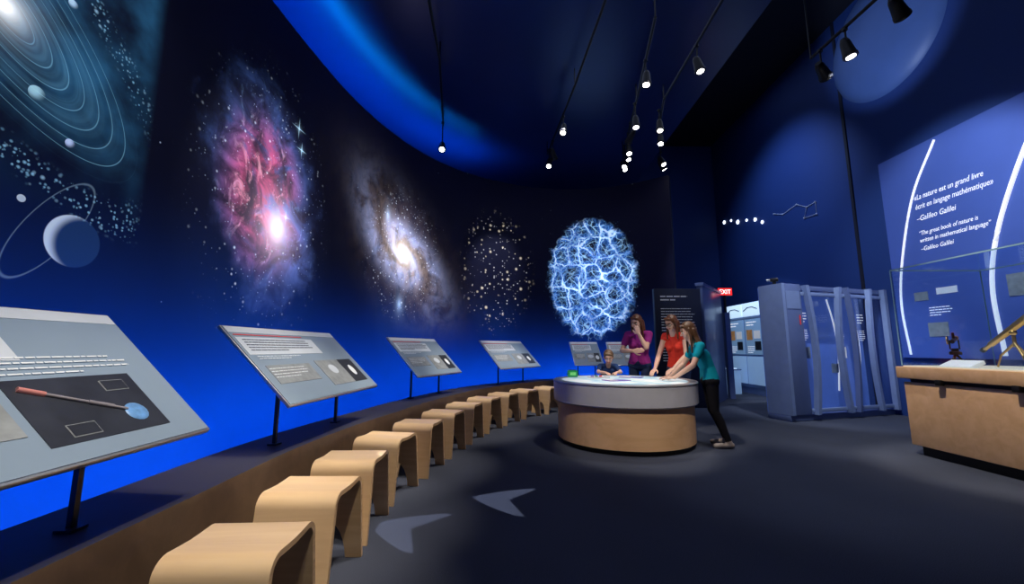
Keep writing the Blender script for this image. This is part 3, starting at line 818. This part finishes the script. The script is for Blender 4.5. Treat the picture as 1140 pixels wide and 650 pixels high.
# quotation panel on right wall
b = B(); XW = 6.8
m_quote = mat('quote_panel_blue', (.07, .13, .46), .5, em=.06, emc=(.1, .18, .8), var=.15, vscale=1)
def wallX(y, z, x=XW - .06): return frame((x, y, z), Vector((0, -1, 0)), Vector((0, 0, 1)), Vector((-1, 0, 0)))
b.box((XW - .03, 5.35, 2.75), (.06, 3.4, 3.5), m_quote)
m_tx = mat('letter_white', (.9, .92, 1), .5, em=.6)
def arc(pts, w):
    c, _ = catmull(pts, 30); b.tube([(XW - .065, q[0], q[1]) for q in c], w, m_tx, seg=8)
arc([(6.05, 4.45), (6.5, 3.7), (6.82, 2.7), (6.95, 1.9), (6.9, 1.05)], .018)
arc([(4.6, 4.4), (5.0, 3.75), (5.42, 2.8), (5.6, 2.0), (5.58, 1.05)], .028)
lines = [('«La nature est un grand livre', 3.60, 1.0), ('écrit en langage mathématique»', 3.44, 1.1), ('–Galileo Galilei', 3.24, .6), ('“The great book of nature is', 3.0, .85), ('written in mathematical language”', 2.88, 1.0), ('–Galileo Galilei', 2.74, .5)]
for i, (t, z, w) in enumerate(lines): b.text(t, .125 if i < 3 else .1, m_tx, wallX(6.5, z), width=w, shear=.25)
for (yy, zz, ww, hh, mm) in ((6.6, 2.0, .22, .14, m_pimg2), (6.2, 2.05, .3, .1, m_white), (5.3, 2.0, .25, .3, m_pimg2), (5.0, 1.6, .25, .25, m_white), (6.4, 1.45, .3, .22, m_pimg2), (4.7, 2.1, .25, .18, m_pimg)):
    b.box((XW - .065, yy, zz), (.01, ww, hh), mm)
bars(b, wallX(6.5, 1.8), 0, 0, .35, 4, .04, .012, m_tx, .004); bars(b, wallX(5.25, 1.8), 0, 0, .35, 5, .04, .012, m_tx, .004)
b.obj('quotation_wall_panel')

m_star = emat('star_led', (.75, .85, 1.0), 3.5)
b = B()
for (yy, zz, rr) in ((12.5, 5.15, .055), (12.1, 5.08, .035), (11.75, 4.92, .06), (11.3, 4.83, .035), (10.9, 4.72, .05), (10.6, 4.55, .045)):
    b.cyl((XW - .02, yy, zz), (XW - .001, yy, zz), rr, m_star, seg=16)
b.obj('constellation_wall_lights')
b = B()
m_line = mat('constellation_line', (.35, .42, .6), .5, em=.12)
P5 = [(10.08, 4.6), (9.75, 4.48), (9.25, 4.55), (8.95, 4.38), (8.67, 4.40), (8.67, 4.12), (9.05, 4.15), (8.95, 4.38)]
b.tube([(XW - .02, y, z) for y, z in P5], .009, m_line, seg=6)
for y, z in P5: b.ball((XW - .025, y, z), .02, m_line)
b.obj('constellation_wall_line_art')
b = B()
m_disc = mat('disc_blue', (.08, .15, .38), .45, em=.03, var=.2, vscale=1.5)
X = frame((XW - .002, 6.7, 6.85), Vector((0, 1, 0)), Vector((0, 0, 1)), Vector((-1, 0, 0)))
b.lathe([(0, .18), (.36, .172), (.75, .14), (1.0, .08), (1.11, .02), (1.13, 0)], m_disc, X=X)
b.obj('round_wall_dome')

# exhibit cabinet unit
b = B(); p0 = Vector((4.42, 6.58, 0)); p1 = Vector((6.74, 7.30, 0)); U = (p1 - p0).normalized(); L = (p1 - p0).length
Nn = Vector((-U.y, U.x, 0)); X = frame(p0, U, Nn, Vector((0, 0, 1)))    # local: u along, v back, z up
Hh = 2.22; DP = .42
m_inner = mat('cabinet_inner_blue', (.12, .20, .55), .5, em=.16, emc=(.12, .25, .9))
b.box((L / 2, DP / 2 + .02, .05), (L, DP, .10), m_bluegrey, bev=.01, X=X)
b.box((L / 2, DP, 1.15), (L - .02, .04, 2.1), m_inner, X=X)
b.box((L / 2 + .2, DP / 2, Hh - .06), (L - .42, DP, .08), m_bluegrey, bev=.01, X=X)
Xf = X @ frame((0, 0, 0), Vector((0, 1, 0)), Vector((0, 0, 1)), Vector((1, 0, 0)))
b.prism([(-.02, .1), (-.02, Hh), (DP, Hh), (DP, .1)], .06, m_bg2, Xf)
b.box((.24, .02, 1.16), (.38, .05, 2.12), m_bluegrey, bev=.012, X=X)
b.box((.24, -.008, 1.95), (.30, .006, .3), m_bg2, X=X); b.box((.35, -.014, 1.62), (.02, .006, .16), m_red, X=X)
def post(u0, bow, w=.07, m=m_bg2, v0=.0):
    pts = []
    for i in range(25):
        z = .1 + (Hh - .12) * i / 24; pts.append((u0 + bow * math.sin(math.pi * i / 24), z))
    poly = pts + [(q[0] + w, q[1]) for q in pts[::-1]]
    Xf = X @ frame((0, v0, 0), Vector((1, 0, 0)), Vector((0, 0, 1)), Vector((0, -1, 0)))
    b.prism(poly, .08, m, Xf)
post(.46, .10); post(1.22, -.09, .07); post(1.42, .09, .05, m_bluegrey); post(1.98, -.07, .06); post(L - .08, 0, .07)
for zz in (.16, 2.06): b.box((L / 2 + .2, .0, zz), (L - .46, .04, .06), m_bg2, bev=.008, X=X)
for n_, (ua, ub) in enumerate(((.6, 1.16), (1.5, 1.96), (2.06, L - .1))):
    b.box(((ua + ub) / 2, .02, 1.1), (ub - ua, .008, 1.84), m_glass, X=X)
    vb = DP - .024
    c, _ = catmull([(ua + .08, vb, 2.05), (ua + .2, vb, 1.6), (ua + .24, vb, 1.1), (ua + .16, vb, .4)], 20)
    b.tube(c, .016, m_tx, X=X, seg=6)
    Xb = X @ frame((ua, vb, 0), Vector((1, 0, 0)), Vector((0, 0, 1)), Vector((0, -1, 0)))
    bars(b, Xb, .26, 1.78, .18, 4, .05, .016, m_tx, .004); bars(b, Xb, .28, 1.48, .16, 6, .035, .01, m_tx, .004)
    if ub - ua > .4:
        b.box((ua + .36, vb, 1.08), (.16, .02, .2), m_pimg2 if n_ != 1 else m_white, X=X)
        b.box((ua + .12, vb, .8), (.16, .02, .16), m_pimg2, X=X)
b.obj('exhibit_cabinet')
b = B(); b.box((0, 0, .03), (.05, .05, .06), m_black); b.box((0, 0, .085), (.12, .07, .06), m_black, bev=.01); b.cyl((-.06, 0, .085), (-.11, 0, .085), .022, m_steel)
q = X @ Vector((.12, .2, Hh + .004)); b.obj('security_camera', q, -.6)

# illuminated timeline wall unit
b = B()
xa = 6.15
m_hdr = mat('header_lightbox', (.55, .75, .95), .4, em=.9); m_pan = mat('timeline_panel', (.2, .36, .6), .4, em=.35); m_base = mat('timeline_base', (.3, .5, .8), .4, em=.3)
b.box(((xa + 6.8) / 2, 10.3, .08), (.6, 2.3, .16), m_bluegrey)
b.box(((xa + 6.78) / 2, 10.3, 1.25), (.6, 2.4, 2.18), m_bg2, bev=.01)
for i in range(3):
    yy = 9.5 + i * .8
    b.box((xa - .03, yy, 2.15), (.07, .76, .34), m_hdr, bev=.02)
    b.box((xa - .012, yy, 1.45), (.03, .72, .9), m_pan, bev=.005)
    b.box((xa - .012, yy, .6), (.03, .74, .7), m_base, bev=.005)
    Xb = frame((xa - .028, yy + .3, 0), Vector((0, -1, 0)), Vector((0, 0, 1)), Vector((-1, 0, 0)))
    bars(b, Xb, .02, 1.82, .5, 2, .07, .025, m_tx, .004); bars(b, Xb, .02, 1.2, .3, 4, .05, .014, m_tx, .004)
    b.box((xa - .03, yy + .17, 1.5), (.012, .24, .26), mat('photo_orange', (.5, .25, .1), .5, em=.2, var=.7), ); b.box((xa - .03, yy - .15, 1.5), (.012, .26, .2), m_white); b.box((xa - .03, yy - .17, 1.22), (.012, .24, .22), m_pimg)
    c = [(xa - .07, yy + .3, 2.12), (xa - .07, yy + .1, 2.2), (xa - .07, yy - .1, 2.2), (xa - .07, yy - .3, 2.14)]
    b.tube(c, .012, m_bluegrey, seg=6)
b.obj('illuminated_timeline_unit')
b = B(); b.box((0, 0, .3), (.42, .42, .6), m_base, bev=.02); b.box((0, 0, .615), (.46, .46, .03), m_bg2, bev=.01); b.box((0, 0, .64), (.3, .3, .02), m_hdr)
b.obj('display_plinth', (5.65, 10.75, 0))

# intro sign wall + partition
b = B()
m_signk = mat('sign_dark', (.02, .025, .05), .5)
m_stx = mat('sign_text', (.6, .62, .68), .5, em=.15)
b.box((3.36, 8.2, 1.18), (.94, .1, 2.36), m_signk, bev=.005)
Xs = frame((2.93, 8.148, 0), Vector((1, 0, 0)), Vector((0, 0, 1)), Vector((0, -1, 0)))
bars(b, Xs, .08, 2.2, .6, 2, .07, .025, m_stx, .002); bars(b, Xs, .08, 1.95, .7, 9, .055, .012, m_stx, .002); bars(b, Xs, .08, 1.35, .7, 9, .055, .012, m_stx, .002)
b.obj('introduction_sign_panel')
b = B()
d = Vector((1.1, 1.4, 0)); ang_ = math.atan2(d.y, d.x)
b.box((4.40, 8.93, 1.22), (1.72, .12, 2.44), m_bluegrey, rot=(0, 0, ang_), bev=.005)
b.box((4.40, 8.93, 2.47), (1.74, .16, .06), m_bg2, rot=(0, 0, ang_))
b.obj('partition_panel')
b = B()
b.box((5.1, 9.62, 2.50), (.36, .06, .2), m_black, bev=.01)
b.box((5.1, 9.586, 2.50), (.33, .01, .17), emat('exit_red', (.9, .02, .02), 1.4))
b.text('EXIT', .15, emat('exit_letters', (1, .85, .8), 2), frame((5.1, 9.578, 2.447), Vector((1, 0, 0)), Vector((0, 0, 1)), Vector((0, -1, 0))), width=.26, align='CENTER')
b.box((5.1, 9.62, 2.2), (.04, .04, .5), m_black); b.box((5.1, 9.62, 1.0), (.12, .12, 2.0), m_bluegrey)
b.obj('exit_sign')
b = B()
b.box((0, 0, 1.05), (1.0, .06, 2.1), m_dark, bev=.005)
for sx in (-.55, .55): b.box((sx, 0, 1.08), (.1, .12, 2.16), m_bg2)
b.box((0, 0, 2.2), (1.2, .12, .1), m_bg2); b.cyl((.38, -.05, 1.0), (.38, -.05, 1.2), .012, m_steel)
b.obj('door_1', (6.1, 12.93, 0))

# ------------------------------------------------------------------ TRACKS AND SPOTS
m_lens = emat('lamp_lens', (1, .93, .85), 14)
def fixture(par, loc, aim, rodtop):
    b = B(); d = (Vector(aim) - Vector(loc)).normalized(); k = 1.15
    b.cyl((0, 0, .0), (0, 0, rodtop - loc[2]), .01, m_black, seg=8)
    b.cyl((0, 0, rodtop - loc[2] - .03), (0, 0, rodtop - loc[2]), .03, m_black, seg=12)
    b.cyl(-d * .06 * k, d * .09 * k, .045 * k, m_black, .06 * k, seg=20); b.cyl(-d * .1 * k, -d * .06 * k, .03 * k, m_black, .045 * k)
    b.cyl(d * .09 * k, d * .115 * k, .066 * k, m_black, .066 * k, seg=20); b.cyl(d * .112 * k, d * .118 * k, .042 * k, m_lens, seg=16)
    o = b.obj('spotlight_head', loc); o.parent = par
def track(pts, fx):
    b = B()
    for i in range(len(pts) - 1): b.cyl(pts[i], pts[i + 1], .02, m_black, seg=8)
    for q in pts: b.cyl(q, (q[0], q[1], CE if q[0] < 3.5 else 8.0), .01, m_black, seg=6)
    o = b.obj('track_light_rail')
    for loc, aim in fx: fixture(o, loc, aim, pts[0][2])
track([(-1.0, 3.6, 5.5), (-1.1, 5.6, 5.5), (-1.35, 7.4, 5.5)], [((-1.0, 4.0, 5.3), (-1.2, 2.3, .4)), ((-1.34, 7.3, 5.0), (-.9, 4, .4))])
track([(1.25, 3.6, 5.5), (1.05, 6.2, 5.5), (.8, 8.6, 5.5)], [((.97, 7.1, 5.25), (.2, 5, .6)), ((.82, 8.4, 5.2), (0, 6, .5)), ((.86, 8.0, 5.2), (1.9, 9.5, 2.9))])
track([(1.9, 4.8, 5.5), (2.2, 6.6, 5.5), (2.5, 8.6, 5.5)], [((2.03, 5.6, 5.2), (1.5, 4.9, .8)), ((2.2, 6.7, 5.15), (2.0, 5.9, 1)), ((2.3, 7.3, 5.2), (1.2, 9.5, 3)), ((2.36, 7.7, 5.15), (2.2, 6.2, 1)), ((2.40, 7.95, 5.15), (3.2, 6.5, 0)), ((2.43, 8.2, 5.1), (1, 6.4, .5)), ((2.49, 8.55, 5.2), (3.2, 7, 1))])
track([(2.65, 4.4, 5.5), (2.68, 6.6, 5.5), (2.95, 7.6, 5.5), (3.35, 8.6, 5.5)], [((2.67, 5.3, 5.2), (3.6, 4.6, 0)), ((2.7, 6.9, 5.2), (2.4, 5.9, 1)), ((2.86, 7.3, 5.15), (2.3, 6, 1)), ((3.2, 8.2, 5.15), (4.4, 6.5, 1)), ((3.32, 8.5, 5.2), (5.8, 9, 1))])
track([(3.9, 2.6, 4.9), (3.95, 3.8, 4.9), (3.9, 4.8, 4.9)], [((3.9, 4.65, 4.62), (6.7, 6.5, 3)), ((3.93, 4.3, 4.65), (4.6, 4.0, 1)), ((3.95, 3.7, 4.62), (6.7, 5.2, 3)), ((3.93, 3.25, 4.65), (4.6, 3, 1))])
def lamp(name, loc, aim, e, ang=40, colr=(1, .95, .88), blend=.6, size=.05):
    l = bpy.data.lights.new(name, 'SPOT'); l.energy = e; l.spot_size = math.radians(ang); l.spot_blend = blend; l.color = colr; l.shadow_soft_size = size
    o = bpy.data.objects.new(name, l); COL.objects.link(o); o.location = loc
    o.rotation_euler = (Vector(aim) - Vector(loc)).to_track_quat('-Z', 'Y').to_euler(); return o

W_ = (1, .96, .9); WARM = (1, .88, .72); CB = (.8, .85, 1)
for (x, y, e, a) in ((-2.76, 1.9, 70, 55), (-2.72, 4.35, 220, 40), (-2.05, 7.35, 280, 36), (-.35, 9.15, 260, 30), (1.95, 9.6, 200, 28)):
    i = s_of(x, y)[1]; q = wall_c[i] + wall_n[i] * 2.6
    lamp('mural_spot_lamp', (q.x, q.y, 5.3), (x, y, 2.85), e, a, CB, .8)
lamp('stool_spot_lamp', (.6, .9, 5.3), (-1.2, 1.7, .4), 750, 26, WARM, .8)
lamp('stool_spot_lamp', (.5, 2.6, 5.3), (-1.25, 2.9, .4), 750, 26, WARM, .8)
lamp('stool_spot_lamp', (.7, 4.3, 5.3), (-1.05, 4.2, .4), 750, 24, WARM, .8)
lamp('stool_spot_lamp', (.9, 5.4, 5.3), (-.55, 5.9, .4), 750, 24, WARM, .8)
lamp('stool_spot_lamp', (1.2, 6.4, 5.3), (.3, 7.3, .4), 650, 26, WARM, .8)
lamp('panel_spot_lamp', (.2, .4, 5.4), (-1.5, 1.2, 1.0), 320, 30, W_, .6)
lamp('panel_spot_lamp', (.1, 3.1, 5.4), (-1.5, 3.2, 1.0), 240, 26, W_, .6)
lamp('panel_spot_lamp', (.4, 5.3, 5.4), (-1.1, 5.6, 1.0), 260, 22, W_, .6)
lamp('panel_spot_lamp', (1.0, 6.9, 5.4), (.1, 7.6, 1.0), 260, 22, W_, .6)
lamp('panel_spot_lamp', (1.9, 6.9, 5.4), (1.9, 8.6, 1.0), 180, 26, W_, .6)
lamp('table_spot_lamp', (2.05, 5.5, 5.1), (1.45, 5.35, .75), 220, 34, W_, .5)
lamp('table_spot_lamp', (.2, 3.4, 5.3), (1.7, 5.4, .8), 600, 26, WARM, .6)
lamp('table_spot_lamp', (1.1, .8, 5.3), (1.4, 4.6, .4), 900, 17, WARM, .5)
lamp('people_spot_lamp', (3.3, 4.4, 5.3), (2.2, 5.9, 1.2), 380, 24, W_, .6)
lamp('quote_spot_lamp', (3.95, 4.55, 4.55), (6.75, 5.9, 3.1), 380, 62, (.8, .88, 1), .6)
lamp('case_spot_lamp', (2.2, 3.2, 5.3), (4.5, 3.9, .6), 850, 26, WARM, .6)
lamp('case_spot_lamp', (4.9, 3.9, 4.8), (4.9, 4.0, 1), 120, 50, WARM, .6)
lamp('wall_blue_lamp', (4.0, 8.6, 7.0), (6.8, 9.6, 4.2), 420, 80, (.45, .62, 1), .9)
lamp('wall_blue_lamp', (4.0, 6.2, 5.0), (6.8, 6.6, 6.8), 200, 50, (.5, .65, 1), .6)
lamp('cabinet_spot_lamp', (4.0, 4.7, 5.2), (5.5, 6.9, 1.2), 750, 40, (.85, .9, 1), .6)
lamp('timeline_spot_lamp', (4.6, 9.8, 5.2), (6.1, 10.2, 1.2), 200, 50, (.8, .88, 1), .6)
lamp('floor_pool_lamp', (2.6, 4.2, 5.4), (2.9, 3.9, 0), 200, 42, (.8, .85, 1), .9)
lamp('floor_pool_lamp', (3.4, 5.6, 5.4), (4.2, 5.5, 0), 460, 32, (.95, .93, .9), .8)
lamp('floor_pool_lamp', (1.3, 2.2, 5.4), (1.3, 2.3, 0), 50, 60, (.6, .68, 1), 1)
lamp('floor_pool_lamp', (3.4, 8.0, 5.2), (4.6, 8.4, 0), 260, 50, (.7, .8, 1), .9)
# arrowhead gobo projections on the carpet
def gobo(loc, e, rot, size):
    global NT
    o = lamp('gobo_projector_lamp', loc, (loc[0], loc[1], 0), e, 20, (.85, .88, 1), .1, .004)
    o.rotation_euler = (0, 0, rot)
    l = o.data; l.use_nodes = True; NT = l.node_tree
    emn = [n for n in NT.nodes if n.type == 'EMISSION'][0]
    tc = NT.nodes.new('ShaderNodeTexCoord'); x, y, z = sep(Nd(tc.outputs['Normal']))
    az = M('ABSOLUTE', z)
    X_ = M('ABSOLUTE', x / az * (loc[2] / size)); Y_ = y / az * (loc[2] / size)
    c1 = sm(Y_ + 1.0 - X_ * X_ * .55 - X_ * .85, -.03, .05)
    c2 = sm(.12 + X_ * .6 - Y_, -.03, .05)
    c3 = sm(X_, 1.08, .98)
    put(emn.inputs['Strength'], c1 * c2 * c3)
gobo((-.05, 3.30, 5.3), 1100, math.radians(-102), .27)
gobo((-.68, 2.80, 5.3), 1000, math.radians(-105), .27)

# world
w = bpy.data.worlds.new('world'); S.world = w; w.use_nodes = True
bg = w.node_tree.nodes['Background']; bg.inputs[0].default_value = (.02, .04, .12, 1); bg.inputs[1].default_value = .3
def area(name, loc, e, sx, sy, c):
    l = bpy.data.lights.new(name, 'AREA'); l.shape = 'RECTANGLE'; l.size = sx; l.size_y = sy; l.energy = e; l.color = c
    o = bpy.data.objects.new(name, l); COL.objects.link(o); o.location = loc; return o
area('ambient_ceiling_lamp', (2.0, 4.5, 5.75), 22, 3, 6, (.6, .7, 1))
area('ambient_ceiling_lamp', (5.0, 6.5, 7.9), 18, 2.5, 8, (.4, .55, 1))

cam = bpy.data.cameras.new('camera'); co = bpy.data.objects.new('camera', cam); COL.objects.link(co)
cam.sensor_width = 36; cam.lens = 36 * 450 / 1140; cam.clip_start = .05
co.location = (0, 0, 1.15); co.rotation_euler = (math.radians(90) + math.atan(63 / 450), 0, 0)
S.camera = co
